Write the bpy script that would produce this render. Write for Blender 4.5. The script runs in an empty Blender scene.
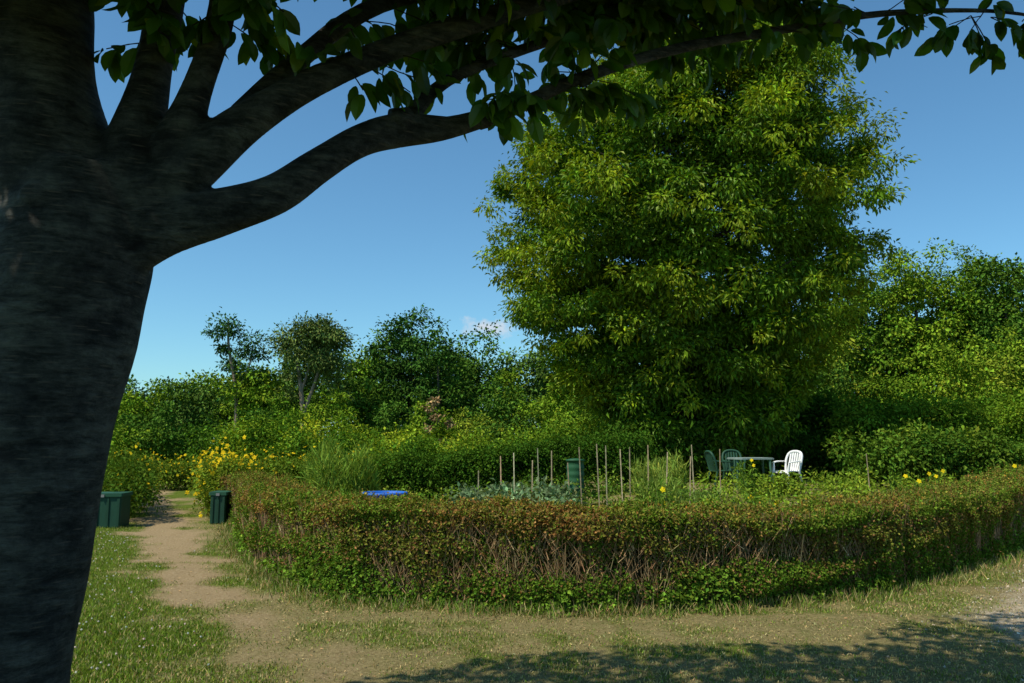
import bpy, math, random
import numpy as np
rng = np.random.default_rng(7)
random.seed(7)
scene = bpy.context.scene
R = math.radians

# ---------------------------------------------------------------- helpers
def nrm(v):
    return v / np.maximum(np.linalg.norm(v, axis=-1, keepdims=True), 1e-9)
def smooth(x, a, b):
    t = np.clip((x - a) / (b - a), 0, 1)
    return t * t * (3 - 2 * t)
_nd = [(rng.normal(size=3), rng.uniform(0, 6.28)) for _ in range(14)]
def noise(P, f=1.0):
    P = np.asarray(P, float)
    s = 0
    for i, (d, ph) in enumerate(_nd):
        k = f * (1 + 0.35 * (i % 5))
        s = s + np.sin(P[..., 0] * d[0] * k + P[..., 1] * d[1] * k + P[..., 2] * d[2] * k + ph)
    return s / 2.65
def n2(x, y, f=1.0):
    return noise(np.stack([x, y, np.zeros_like(x)], -1), f) * .7

def ground(x, y):
    x = np.asarray(x, float); y = np.asarray(y, float)
    z = 0.5 * smooth(y, 12, 19) * smooth(x, -3, 4) * (1 - .5 * smooth(x - .75 * y, -4.5, -1.))
    z = z + 3.0 * smooth(y, 30, 65) * smooth(x, 6, 32)
    z = z + 0.012 * n2(x, y, 0.9) * smooth(y, -5, 5)
    return z

def build(name, parts, mats, parent=None, smooth_shade=False):
    V = []; Ls = []; starts = []; mi = []; C = []; off = 0; lo = 0
    for p in parts:
        v, f, c, m = p
        v = np.asarray(v, float); f = np.asarray(f, int)
        V.append(v); k = f.shape[1]
        Ls.append((f + off).ravel())
        starts.append(lo + np.arange(len(f)) * k)
        lo += f.size; off += len(v)
        mi.append(np.full(len(f), m))
        c = np.asarray(c, float)
        if c.ndim == 1: c = np.tile(c, (len(v), 1))
        C.append(c)
    V = np.concatenate(V); Ls = np.concatenate(Ls); starts = np.concatenate(starts)
    mi = np.concatenate(mi); C = np.concatenate(C)
    me = bpy.data.meshes.new(name)
    me.vertices.add(len(V)); me.vertices.foreach_set("co", V.astype(np.float32).ravel())
    me.loops.add(len(Ls)); me.loops.foreach_set("vertex_index", Ls.astype(np.int32))
    me.polygons.add(len(starts)); me.polygons.foreach_set("loop_start", starts.astype(np.int32))
    me.polygons.foreach_set("material_index", mi.astype(np.int32))
    me.polygons.foreach_set("use_smooth", np.full(len(starts), smooth_shade))
    for m in mats: me.materials.append(m)
    at = me.color_attributes.new("col", 'FLOAT_COLOR', 'POINT')
    at.data.foreach_set("color", np.concatenate([C, np.ones((len(C), 1))], 1).astype(np.float32).ravel())
    me.update(calc_edges=True); me.validate()
    ob = bpy.data.objects.new(name, me)
    scene.collection.objects.link(ob)
    if parent: ob.parent = parent
    return ob

def frames(d, n):
    X = nrm(d); Z = nrm(n - (n * X).sum(-1, keepdims=True) * X); Y = np.cross(Z, X)
    return X, Y, Z
def inst(T, F, pos, X, Y, Z, sc, col, m=0):
    N = len(pos); k = len(T); T = np.asarray(T, float); F = np.asarray(F)
    sc = np.asarray(sc, float)
    if sc.ndim == 1: sc = np.stack([sc] * 3, -1)
    V = pos[:, None, :] + (T[None, :, 0, None] * sc[:, None, 0, None]) * X[:, None] \
        + (T[None, :, 1, None] * sc[:, None, 1, None]) * Y[:, None] + (T[None, :, 2, None] * sc[:, None, 2, None]) * Z[:, None]
    FF = F[None] + (np.arange(N) * k)[:, None, None]
    return (V.reshape(-1, 3), FF.reshape(-1, F.shape[1]), np.repeat(col, k, axis=0), m)
DIA = [(0, 0, 0), (.42, .5, .1), (1, 0, -.12), (.42, -.5, .1)]
DIAF = [(0, 3, 2, 1)]
OV_w = [0.2, .42, .5, .43, .24]; OV_t = [.1, .3, .52, .74, .89]
OV = [(0, 0, 0), (1, 0, -.28)]
for t, w in zip(OV_t, OV_w):
    z = -.28 * t * t
    OV += [(t, 0, z), (t - .02, w, z + .1 * w * 2), (t - .02, -w, z + .1 * w * 2)]
OVF = [(0, 2, 3), (0, 4, 2)]
for i in range(4):
    a = 2 + 3 * i; b = a + 3
    OVF += [(a, b, b + 1), (a, b + 1, a + 1), (a, b + 2, b), (a, a + 2, b + 2)]
OVF += [(14, 1, 15), (14, 16, 1)]

def sticks(p0, p1, r0, r1, col, m=0):
    N = len(p0); d = nrm(p1 - p0)
    a = np.cross(d, np.where(np.abs(d[:, 2:3]) < .9, [[0, 0, 1.]], [[1., 0, 0]])); a = nrm(a); b = np.cross(d, a)
    vs = []
    for base, r in ((p0, r0), (p1, r1)):
        for k in range(3):
            an = 2.094 * k
            vs.append(base + (a * math.cos(an) + b * math.sin(an)) * np.reshape(r, (-1, 1)))
    V = np.stack(vs, 1).reshape(-1, 3)
    F = np.array([(0, 1, 4, 3), (1, 2, 5, 4), (2, 0, 3, 5)])
    FF = F[None] + (np.arange(N) * 6)[:, None, None]
    return (V, FF.reshape(-1, 4), np.repeat(col, 6, axis=0), m)

def catmull(P, n):
    P = np.asarray(P, float); P = np.vstack([2 * P[0] - P[1], P, 2 * P[-1] - P[-2]])
    out = []
    for i in range(1, len(P) - 2):
        for t in np.linspace(0, 1, n, endpoint=False):
            a, b, c, d = P[i - 1], P[i], P[i + 1], P[i + 2]
            out.append(.5 * (2 * b + (c - a) * t + (2 * a - 5 * b + 4 * c - d) * t * t + (3 * b - a - 3 * c + d) * t ** 3))
    out.append(P[-2]); return np.array(out)
def tube(P, r, sides=10, n=6, col=(.1, .1, .1), m=0, wob=0.0, flat=1.0):
    PR = np.column_stack([np.asarray(P, float), r if np.ndim(r) else np.full(len(P), r)])
    Q = catmull(PR, n); pts = Q[:, :3]; rad = np.maximum(Q[:, 3], .0005)
    tan = nrm(np.gradient(pts, axis=0))
    up = np.array([0, 0, 1.]) if abs(tan[0][2]) < .8 else np.array([0, 1., 0])
    a = np.cross(tan[0], up); a /= np.linalg.norm(a)
    V = []
    for i in range(len(pts)):
        a = a - tan[i] * a.dot(tan[i]); a /= np.linalg.norm(a); b = np.cross(tan[i], a)
        for k in range(sides):
            an = 2 * math.pi * k / sides
            w = 1 + wob * (noise(pts[i] * 3 + np.array([math.cos(an), math.sin(an), 0]) * 1.2, 1.0))
            V.append(pts[i] + (a * math.cos(an) + b * math.sin(an) * flat) * rad[i] * w)
    F = []
    for i in range(len(pts) - 1):
        for k in range(sides):
            k2 = (k + 1) % sides
            F.append((i * sides + k, i * sides + k2, (i + 1) * sides + k2, (i + 1) * sides + k))
    n0 = len(V); V.append(pts[0]); V.append(pts[-1]); L = (len(pts) - 1) * sides
    T3 = []
    for k in range(sides):
        k2 = (k + 1) % sides
        T3.append((n0, k2, k)); T3.append((n0 + 1, L + k, L + k2))
    return (np.array(V), np.array(F), np.array(col), m), (np.array(V), np.array(T3), np.array(col), m)
def tubes(*a, **k):
    return list(tube(*a, **k))
def box(c, s, col=(.1, .1, .1), m=0, rz=0, bev=0.0):
    x, y, z = [q / 2 for q in s]; b = min(bev, x * .9, y * .9)
    ring = [(-x + b, -y), (x - b, -y), (x, -y + b), (x, y - b), (x - b, y), (-x + b, y), (-x, y - b), (-x, -y + b)] if b > 0 else [(-x, -y), (x, -y), (x, y), (-x, y)]
    k = len(ring); V = [(p[0], p[1], -z) for p in ring] + [(p[0], p[1], z) for p in ring] + [(0, 0, -z), (0, 0, z)]
    c_, s_ = math.cos(rz), math.sin(rz)
    V = np.array([(p[0] * c_ - p[1] * s_ + c[0], p[0] * s_ + p[1] * c_ + c[1], p[2] + c[2]) for p in V])
    Fq = [(i, (i + 1) % k, k + (i + 1) % k, k + i) for i in range(k)]
    Ft = [(2 * k, (i + 1) % k, i) for i in range(k)] + [(2 * k + 1, k + i, k + (i + 1) % k) for i in range(k)]
    return [(V, np.array(Fq), np.array(col), m), (V, np.array(Ft), np.array(col), m)]
def lathe(prof, c, sides=28, col=(.1, .1, .1), m=0):
    V = []; F = []
    for r, z in prof:
        for k in range(sides):
            a = 2 * math.pi * k / sides; V.append((c[0] + r * math.cos(a), c[1] + r * math.sin(a), c[2] + z))
    for i in range(len(prof) - 1):
        for k in range(sides):
            k2 = (k + 1) % sides; F.append((i * sides + k, i * sides + k2, (i + 1) * sides + k2, (i + 1) * sides + k))
    return [(np.array(V), np.array(F), np.array(col), m)]

# ---------------------------------------------------------------- materials
def newmat(name):
    m = bpy.data.materials.new(name); m.use_nodes = True
    nt = m.node_tree; nt.nodes.clear()
    return m, nt, nt.nodes, nt.links
def leaf_mat(name, trans=.35, gloss=.06, tcol=(1.25, 1.3, .5)):
    m, nt, N, L = newmat(name)
    out = N.new('ShaderNodeOutputMaterial'); at = N.new('ShaderNodeAttribute'); at.attribute_name = "col"
    df = N.new('ShaderNodeBsdfDiffuse'); L.new(at.outputs['Color'], df.inputs[0]); cur = df
    if trans > 0:
        tr = N.new('ShaderNodeBsdfTranslucent'); mul = N.new('ShaderNodeMix'); mul.data_type = 'RGBA'; mul.blend_type = 'MULTIPLY'
        mul.inputs[0].default_value = 1; mul.inputs[7].default_value = (*tcol, 1)
        L.new(at.outputs['Color'], mul.inputs[6]); L.new(mul.outputs[2], tr.inputs[0])
        mx = N.new('ShaderNodeMixShader'); mx.inputs[0].default_value = trans
        L.new(df.outputs[0], mx.inputs[1]); L.new(tr.outputs[0], mx.inputs[2]); cur = mx
    if gloss > 0:
        gl = N.new('ShaderNodeBsdfGlossy'); gl.inputs['Roughness'].default_value = .45
        m2 = N.new('ShaderNodeMixShader'); m2.inputs[0].default_value = gloss
        L.new(cur.outputs[0], m2.inputs[1]); L.new(gl.outputs[0], m2.inputs[2]); cur = m2
    L.new(cur.outputs[0], out.inputs[0])
    return m
def plain_mat(name, rough=.6, nscale=8, namt=.25, bump=.1, bscale=40, spec=.4):
    m, nt, N, L = newmat(name)
    out = N.new('ShaderNodeOutputMaterial'); at = N.new('ShaderNodeAttribute'); at.attribute_name = "col"
    pr = N.new('ShaderNodeBsdfPrincipled'); pr.inputs['Roughness'].default_value = rough; pr.inputs['Specular IOR Level'].default_value = spec
    tc = N.new('ShaderNodeTexCoord'); no = N.new('ShaderNodeTexNoise'); no.inputs['Scale'].default_value = nscale; no.inputs['Detail'].default_value = 6
    L.new(tc.outputs['Object'], no.inputs['Vector'])
    mr = N.new('ShaderNodeMapRange'); mr.inputs[3].default_value = 1 - namt * 1.4; mr.inputs[4].default_value = 1 + namt * 1.4
    mr.inputs[1].default_value = .25; mr.inputs[2].default_value = .75
    L.new(no.outputs['Fac'], mr.inputs[0])
    vm = N.new('ShaderNodeVectorMath'); vm.operation = 'SCALE'; L.new(at.outputs['Color'], vm.inputs[0]); L.new(mr.outputs[0], vm.inputs['Scale'])
    L.new(vm.outputs[0], pr.inputs['Base Color'])
    nb = N.new('ShaderNodeTexNoise'); nb.inputs['Scale'].default_value = bscale; nb.inputs['Detail'].default_value = 5
    L.new(tc.outputs['Object'], nb.inputs['Vector'])
    bp = N.new('ShaderNodeBump'); bp.inputs['Strength'].default_value = bump; bp.inputs['Distance'].default_value = .02
    L.new(nb.outputs['Fac'], bp.inputs['Height']); L.new(bp.outputs[0], pr.inputs['Normal']); L.new(pr.outputs[0], out.inputs[0])
    return m
LEAF = leaf_mat("leaf_foliage", .22, 0, (1.3, 1.2, .4)); CHERRY_LEAF = leaf_mat("cherry_leaf", .4, .04, (1.7, 1.7, .3))
TREE_LEAF = leaf_mat("tree_leaf", .22, .012, (1.5, 1.25, .3)); FAR_LEAF = leaf_mat("woodland_leaf", 0, 0)
TWIG = leaf_mat("twig_bark", 0, 0)
PLASTIC = plain_mat("painted_plastic", .55, 3, .12, .03, 30, .25)
WOOD = plain_mat("weathered_wood", .8, 12, .3, .3, 60)
PETAL = leaf_mat("petal", .3, 0, (1, 1, 1))

def bark_mat():
    m, nt, N, L = newmat("cherry_bark")
    out = N.new('ShaderNodeOutputMaterial'); pr = N.new('ShaderNodeBsdfPrincipled'); pr.inputs['Roughness'].default_value = .7
    pr.inputs['Specular IOR Level'].default_value = .3
    tc = N.new('ShaderNodeTexCoord'); mp = N.new('ShaderNodeMapping'); mp.inputs['Scale'].default_value = (2.4, 2.4, 9)
    L.new(tc.outputs['Object'], mp.inputs[0])
    a = N.new('ShaderNodeTexNoise'); a.inputs['Scale'].default_value = 3.4; a.inputs['Detail'].default_value = 9; a.inputs['Roughness'].default_value = .74; a.inputs['Distortion'].default_value = .2
    L.new(mp.outputs[0], a.inputs['Vector'])
    b = N.new('ShaderNodeTexNoise'); b.inputs['Scale'].default_value = 5; b.inputs['Detail'].default_value = 9; b.inputs['Roughness'].default_value = .75
    L.new(tc.outputs['Object'], b.inputs['Vector'])
    mp2 = N.new('ShaderNodeMapping'); mp2.inputs['Scale'].default_value = (9, 9, 75); L.new(tc.outputs['Object'], mp2.inputs[0])
    vo = N.new('ShaderNodeTexVoronoi'); vo.inputs['Scale'].default_value = 1.0; L.new(mp2.outputs[0], vo.inputs['Vector'])
    vr = N.new('ShaderNodeMapRange'); vr.inputs[1].default_value = .26; vr.inputs[2].default_value = .1; L.new(vo.outputs['Distance'], vr.inputs[0])
    c1 = N.new('ShaderNodeValToRGB'); e = c1.color_ramp.elements
    e[0].position = .38; e[0].color = (.024, .022, .022, 1); e[1].position = .62; e[1].color = (.15, .14, .135, 1)
    L.new(a.outputs['Fac'], c1.inputs[0])
    c2 = N.new('ShaderNodeValToRGB'); e = c2.color_ramp.elements
    e[0].position = .4; e[0].color = (.4, .4, .42, 1); e[1].position = .62; e[1].color = (1.5, 1.6, 1.45, 1)
    L.new(b.outputs['Fac'], c2.inputs[0])
    mu = N.new('ShaderNodeMix'); mu.data_type = 'RGBA'; mu.blend_type = 'MULTIPLY'; mu.inputs[0].default_value = 1
    L.new(c1.outputs[0], mu.inputs[6]); L.new(c2.outputs[0], mu.inputs[7])
    m3 = N.new('ShaderNodeMix'); m3.data_type = 'RGBA'; m3.inputs[7].default_value = (.24, .19, .15, 1)
    vs = N.new('ShaderNodeMath'); vs.operation = 'MULTIPLY'; vs.inputs[1].default_value = .6; L.new(vr.outputs[0], vs.inputs[0]); L.new(vs.outputs[0], m3.inputs[0])
    L.new(mu.outputs[2], m3.inputs[6]); L.new(m3.outputs[2], pr.inputs['Base Color'])
    ad = N.new('ShaderNodeMath'); ad.operation = 'MULTIPLY_ADD'; ad.inputs[1].default_value = 1.3
    L.new(a.outputs['Fac'], ad.inputs[0]); L.new(b.outputs['Fac'], ad.inputs[2])
    bp = N.new('ShaderNodeBump'); bp.inputs['Strength'].default_value = 1; bp.inputs['Distance'].default_value = .06
    L.new(ad.outputs[0], bp.inputs['Height']); L.new(bp.outputs[0], pr.inputs['Normal']); L.new(pr.outputs[0], out.inputs[0])
    return m
BARK = bark_mat()

# ---------------------------------------------------------------- world, sun, camera
AZ = (-.82, -.57); EL = 56
w = bpy.data.worlds.new("World"); scene.world = w; w.use_nodes = True
nt = w.node_tree; N = nt.nodes; L = nt.links; N.clear()
out = N.new('ShaderNodeOutputWorld'); bg = N.new('ShaderNodeBackground'); sky = N.new('ShaderNodeTexSky')
sky.sky_type = 'NISHITA'; sky.sun_disc = False; sky.sun_elevation = R(EL); sky.sun_rotation = math.atan2(AZ[0], AZ[1]) % (2 * math.pi)
sky.air_density = 1.0; sky.dust_density = .4; sky.ozone_density = 1.8
bg.inputs['Strength'].default_value = .128
tint = N.new('ShaderNodeMix'); tint.data_type = 'RGBA'; tint.blend_type = 'MULTIPLY'; tint.inputs[0].default_value = 1; tint.inputs[7].default_value = (.66, 1.04, 1.14, 1)
L.new(sky.outputs[0], tint.inputs[6])
tc = N.new('ShaderNodeTexCoord')
sub = N.new('ShaderNodeVectorMath'); sub.operation = 'SUBTRACT'; sub.inputs[1].default_value = (-.028, 1.0, .142)
L.new(tc.outputs['Generated'], sub.inputs[0])
sc = N.new('ShaderNodeVectorMath'); sc.operation = 'MULTIPLY'; sc.inputs[1].default_value = (26, 0, 80); L.new(sub.outputs[0], sc.inputs[0])
ln = N.new('ShaderNodeVectorMath'); ln.operation = 'LENGTH'; L.new(sc.outputs[0], ln.inputs[0])
nz = N.new('ShaderNodeTexNoise'); nz.inputs['Scale'].default_value = 60; nz.inputs['Detail'].default_value = 7; nz.inputs['Roughness'].default_value = .65; L.new(tc.outputs['Generated'], nz.inputs['Vector'])
ma = N.new('ShaderNodeMath'); ma.operation = 'MULTIPLY_ADD'; ma.inputs[1].default_value = -3.0; L.new(nz.outputs['Fac'], ma.inputs[0]); L.new(ln.outputs['Value'], ma.inputs[2])
mr = N.new('ShaderNodeMapRange'); mr.inputs[1].default_value = -.4; mr.inputs[2].default_value = -1.4; mr.inputs[3].default_value = 0; mr.inputs[4].default_value = .8
L.new(ma.outputs[0], mr.inputs[0])
ysep = N.new('ShaderNodeSeparateXYZ'); L.new(tc.outputs['Generated'], ysep.inputs[0])
gt = N.new('ShaderNodeMath'); gt.operation = 'GREATER_THAN'; gt.inputs[1].default_value = .5; L.new(ysep.outputs['Y'], gt.inputs[0])
mm = N.new('ShaderNodeMath'); mm.operation = 'MULTIPLY'; L.new(mr.outputs[0], mm.inputs[0]); L.new(gt.outputs[0], mm.inputs[1])
cm = N.new('ShaderNodeMix'); cm.data_type = 'RGBA'; cm.inputs[7].default_value = (5.6, 5.8, 6.2, 1)
L.new(mm.outputs[0], cm.inputs[0]); L.new(tint.outputs[2], cm.inputs[6]); L.new(cm.outputs[2], bg.inputs['Color']); L.new(bg.outputs[0], out.inputs[0])

from mathutils import Vector
sl = bpy.data.lights.new("sun", 'SUN'); sl.energy = 5.0; sl.angle = R(.5); sl.color = (1, .93, .76)
so = bpy.data.objects.new("sun", sl); scene.collection.objects.link(so)
S = Vector((AZ[0] * math.cos(R(EL)), AZ[1] * math.cos(R(EL)), math.sin(R(EL))))
so.rotation_euler = S.to_track_quat('Z', 'Y').to_euler(); so.location = (-10, -10, 20)
cam = bpy.data.cameras.new("camera"); co = bpy.data.objects.new("camera", cam); scene.collection.objects.link(co)
cam.sensor_width = 36; cam.lens = 28.1; cam.clip_end = 2000; cam.clip_start = .05
co.location = (0, 0, 1.6); co.rotation_euler = (R(90 + 7.2), 0, 0); scene.camera = co
scene.view_settings.view_transform = 'Standard'; scene.view_settings.look = 'None'; scene.view_settings.exposure = 0

# ---------------------------------------------------------------- ground
def polydist(x, y, P):
    best = np.full(np.shape(x), 1e9)
    for (ax, ay), (bx, by) in zip(P[:-1], P[1:]):
        dx, dy = bx - ax, by - ay; t = np.clip(((x - ax) * dx + (y - ay) * dy) / (dx * dx + dy * dy), 0, 1)
        best = np.minimum(best, np.hypot(x - ax - t * dx, y - ay - t * dy))
    return best
PATH = [(-15, 34), (-9.4, 21.5), (-6.8, 16), (-4.8, 11.6), (-3.5, 9.1), (-2.5, 7.5), (-1.5, 6.2), (-.8, 4.5)]
def masks(x, y):
    d = polydist(x, y, PATH)
    wn = .3 * n2(x, y, 2.5) + .15 * n2(x, y, 7)
    far = smooth(y - x * .8, 8.0, 11.5)
    dirt = (1 - smooth(d + wn * .7, .02, .75)) * (.42 + .5 * far)
    lawn = smooth(-x - (y - 6.5) * .43 + wn * 1.4, 1.7, 2.9)
    patches = smooth(n2(x * .6 + 3, y * 1.5, 1.5) + .6 * n2(x, y, 5), -.4, 1.0)
    green = np.clip(lawn * .95 + (1 - lawn) * (.12 + patches * .5), 0, 1) * (1 - dirt * .9)
    green = np.where(y > 24, .9, green)
    gravel = smooth(x + wn * 2, 2.8, 4.6) * (1 - smooth(y - x, 2.4, 4.4)) * smooth(y, 6.2, 7.2)
    green = green * (1 - .85 * gravel)
    return green, dirt, gravel
def axis(a, b, step, lo, hi):
    m = list(np.arange(a, b, step)); s = step; v = m[-1]
    while v < hi: s *= 1.35; v += s; m.append(v)
    s = step; v = a
    while v > lo: s *= 1.35; v -= s; m.insert(0, v)
    return np.array(m)
gx = axis(-12, 12, .09, -500, 500); gy = axis(4, 24, .09, -300, 700)
GX, GY = np.meshgrid(gx, gy); gz = ground(GX, GY) + .008 * n2(GX, GY, 6)
gr, di, gv = masks(GX, GY)
nx, ny = len(gx), len(gy)
ii = np.arange(nx * ny).reshape(ny, nx)
F = np.stack([ii[:-1, :-1], ii[:-1, 1:], ii[1:, 1:], ii[1:, :-1]], -1).reshape(-1, 4)
m, nt, N, L = newmat("ground_soil_grass")
out = N.new('ShaderNodeOutputMaterial'); pr = N.new('ShaderNodeBsdfDiffuse')
at = N.new('ShaderNodeAttribute'); at.attribute_name = "col"; sp = N.new('ShaderNodeSeparateColor'); L.new(at.outputs['Color'], sp.inputs[0])
tc = N.new('ShaderNodeTexCoord')
def nz_(s, d=6, r=.6):
    n = N.new('ShaderNodeTexNoise'); n.inputs['Scale'].default_value = s; n.inputs['Detail'].default_value = d; n.inputs['Roughness'].default_value = r
    L.new(tc.outputs['Object'], n.inputs['Vector']); return n
def ramp(n, stops):
    c = N.new('ShaderNodeValToRGB'); e = c.color_ramp.elements
    e[0].position, e[0].color = stops[0][0], (*stops[0][1], 1); e[1].position, e[1].color = stops[-1][0], (*stops[-1][1], 1)
    for p, q in stops[1:-1]:
        k = e.new(p); k.color = (*q, 1)
    L.new(n.outputs['Fac'], c.inputs[0]); return c
fine = nz_(34, 9, .8); mid = nz_(5, 7, .7)
straw = ramp(fine, [(.3, (.1, .08, .035)), (.5, (.23, .19, .085)), (.7, (.4, .33, .17))])
green = ramp(fine, [(.3, (.03, .05, .008)), (.5, (.095, .135, .02)), (.72, (.2, .23, .05))])
dirt = ramp(fine, [(.3, (.17, .12, .065)), (.5, (.32, .235, .13)), (.7, (.46, .36, .23))])
grav = ramp(fine, [(.35, (.22, .17, .11)), (.5, (.43, .35, .24)), (.65, (.64, .56, .45))])
def mixc(fac, a, b):
    x = N.new('ShaderNodeMix'); x.data_type = 'RGBA'; L.new(fac, x.inputs[0]); L.new(a, x.inputs[6]); L.new(b, x.inputs[7]); return x.outputs[2]
def edge(o, lo=.2, hi=.75):
    a = N.new('ShaderNodeMath'); a.operation = 'ADD'; L.new(o, a.inputs[0])
    s = N.new('ShaderNodeMath'); s.operation = 'MULTIPLY_ADD'; s.inputs[1].default_value = 1.5; s.inputs[2].default_value = -.75; L.new(mid.outputs['Fac'], s.inputs[0])
    L.new(s.outputs[0], a.inputs[1]); q = N.new('ShaderNodeMapRange'); q.inputs[1].default_value = lo; q.inputs[2].default_value = hi; L.new(a.outputs[0], q.inputs[0]); return q.outputs[0]
c = mixc(edge(sp.outputs[0], .1, .8), straw.outputs[0], green.outputs[0]); c = mixc(edge(sp.outputs[1]), c, dirt.outputs[0]); c = mixc(edge(sp.outputs[2]), c, grav.outputs[0])
L.new(c, pr.inputs['Color'])
bp = N.new('ShaderNodeBump'); bp.inputs['Strength'].default_value = .9; bp.inputs['Distance'].default_value = .03; L.new(fine.outputs['Fac'], bp.inputs['Height']); L.new(bp.outputs[0], pr.inputs['Normal']); L.new(pr.outputs[0], out.inputs[0])
build("ground", [(np.stack([GX, GY, gz], -1).reshape(-1, 3), F, np.stack([gr, di, gv], -1).reshape(-1, 3), 0)], [m], smooth_shade=True)

def jit(col, n, v=.25, h=.08):
    col = np.asarray(col, float); c = np.tile(col, (n, 1)) if col.ndim == 1 else col.copy()
    c = c * np.exp(rng.normal(0, v, (n, 1))); c[:, 0] *= np.exp(rng.normal(0, h * 1.5, n)); return np.clip(c, .003, .9)

# grass blades
n = 360000
yy = 5.0 + 15 * rng.random(n) ** 1.7; xx = (rng.random(n) * 2 - 1) * (yy * .68 + .4)
g, d_, v_ = masks(xx, yy)
keep = rng.random(n) < np.clip(g * .9 + .18 - .5 * d_ - .25 * v_, 0.012, 1)
xx, yy, g = xx[keep], yy[keep], g[keep]; n = len(xx)
pos = np.stack([xx, yy, ground(xx, yy) + .003], -1)
a = rng.random(n) * 6.28; lean = rng.random(n) * 1.3
dr = np.stack([np.cos(a) * lean, np.sin(a) * lean, np.ones(n)], -1)
X, Y, Z = frames(dr, rng.normal(size=(n, 3)))
hgt = (.02 + .03 * rng.random(n)) * (.45 + .65 * g)
gc = np.where((rng.random(n) < .16 + .72 * (1 - g))[:, None], [[.38, .32, .15]], [[.15, .225, .03]])
GB = [(0, .5, 0), (0, -.5, 0), (.6, -.3, .05), (1, 0, .15)]
build("grass", [inst(GB, [(0, 1, 2, 3)], pos, X, Y, Z, np.stack([hgt, np.full(n, .009), hgt], -1), jit(gc, n))], [LEAF])
n = 1400; yy = 5.5 + 9 * rng.random(n); xx = -1 - 8 * rng.random(n); g, d_, _ = masks(xx, yy); k = (g > .75); xx, yy = xx[k], yy[k]; n = len(xx)
pos = np.stack([xx, yy, ground(xx, yy) + .045], -1)
X, Y, Z = frames(rng.normal(size=(n, 3)) * .3 + [1, 0, 0], np.tile([0, -.4, 1.], (n, 1)))
OCT = [(1, 0, 0), (0, 1, 0), (-1, 0, 0), (0, -1, 0), (0, 0, 1), (0, 0, -1)]; OCTF = [(0, 1, 4), (1, 2, 4), (2, 3, 4), (3, 0, 4), (1, 0, 5), (2, 1, 5), (3, 2, 5), (0, 3, 5)]
build("clover_flowers", [inst(OCT, OCTF, pos, X, Y, Z, .006 + .007 * rng.random(n), jit((.6, .58, .5), n, .1))], [PETAL])
n = 11000; yy = 5 + 9 * rng.random(n); xx = -4 + 14 * rng.random(n)
pos = np.stack([xx, yy, ground(xx, yy) + .012], -1); a = rng.random(n) * 6.28
X, Y, Z = frames(np.stack([np.cos(a), np.sin(a), rng.normal(0, .15, n)], -1), rng.normal(0, .3, (n, 3)) + [0, 0, 1])
build("dry_leaf_litter", [inst(DIA, DIAF, pos, X, Y, Z, np.stack([.015 + .03 * rng.random(n), .006 + .012 * rng.random(n), np.full(n, .01)], -1), jit((.27, .2, .1), n, .55))], [LEAF])
n = 14000; yy = 5 + 9 * rng.random(n); xx = 2 + 10 * rng.random(n); _, _, v_ = masks(xx, yy); k = rng.random(n) < v_ + .02; xx, yy = xx[k], yy[k]; n = len(xx)
X, Y, Z = frames(rng.normal(size=(n, 3)), rng.normal(size=(n, 3)))
build("gravel", [inst(OCT, OCTF, np.stack([xx, yy, ground(xx, yy) + .006], -1), X, Y, Z, .006 + .014 * rng.random((n, 3)) ** 2, jit((.42, .36, .28), n, .4))], [TWIG])

# ---------------------------------------------------------------- front hedge
HP = catmull([(-9.6, 24, 0), (-7.2, 19, 0), (-5.5, 16, 0), (-3.75, 11.6, 0), (-2.25, 9.0, 0), (-1.0, 8.15, 0), (1.2, 7.85, 0), (3.7, 8.7, 0), (5.9, 10.5, 0), (8.3, 13, 0), (13, 17.5, 0), (19, 23, 0)], 14)
HP = HP[16:]
seg = np.linalg.norm(np.diff(HP, axis=0), axis=1); cs = np.concatenate([[0], np.cumsum(seg)]); HL = cs[-1]
HT = nrm(np.gradient(HP, axis=0)); HN = np.stack([-HT[:, 1], HT[:, 0], 0 * HT[:, 0]], -1)
def hp(s):
    p = np.stack([np.interp(s, cs, HP[:, i]) for i in range(3)], -1); nn = nrm(np.stack([np.interp(s, cs, HN[:, i]) for i in range(3)], -1)); return p, nn
def hh(s):
    p, _ = hp(s); return .90 - .03 * np.exp(-((p[..., 0] - 2.5) / 2.5) ** 2) + .06 * smooth(p[..., 0], 5, 9) + .03 * n2(s, s * 0, 1.3) + .022 * n2(s, s * 0 + 4, 5)
W = .95
sg = np.linspace(0, HL, 400); pg, _ = hp(sg); dens = 1 / np.maximum(np.hypot(pg[:, 0], pg[:, 1]), 6) ** 1.15
cdf = np.cumsum(dens); cdf /= cdf[-1]
def samp(n): return np.interp(rng.random(n), cdf, sg)
def hedge_pts(n, fr=(.54, .35, .11), inner=.06):
    s = samp(n); p, nn = hp(s); h = hh(s)
    u = rng.random(n); q = rng.random(n); dep = np.abs(rng.normal(0, inner, n))
    front = u < fr[0]; top = (u >= fr[0]) & (u < fr[0] + fr[1]); back = ~front & ~top
    lump = .06 * n2(s * 1.0, q * 2.0, 3.0) + .035 * n2(s, q, 11)
    z = np.where(top, h - dep + lump, q * h * 1.0)
    o = np.where(front, dep + lump + .07 * (q - .3), np.where(top, q * W, W - dep + lump))
    sh = np.where(top, np.maximum(0, np.abs(q - .5) - .36) ** 2 * 7, 0); z = z - sh
    P = p + nn * o[:, None]; P[:, 2] = z + ground(P[:, 0], P[:, 1])
    on = np.where(front[:, None], -nn, np.where(top[:, None], [[0, 0, 1.]], nn))
    return s, P, on, z / h, front, top
parts = []
n = 380000
s, P, on, zr, front, top = hedge_pts(n)
thin = n2(s * 1.3, zr * 3, 2.2)
keep = ~(front & (zr < .8) & (rng.random(n) < .1 + .34 * thin))
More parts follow.
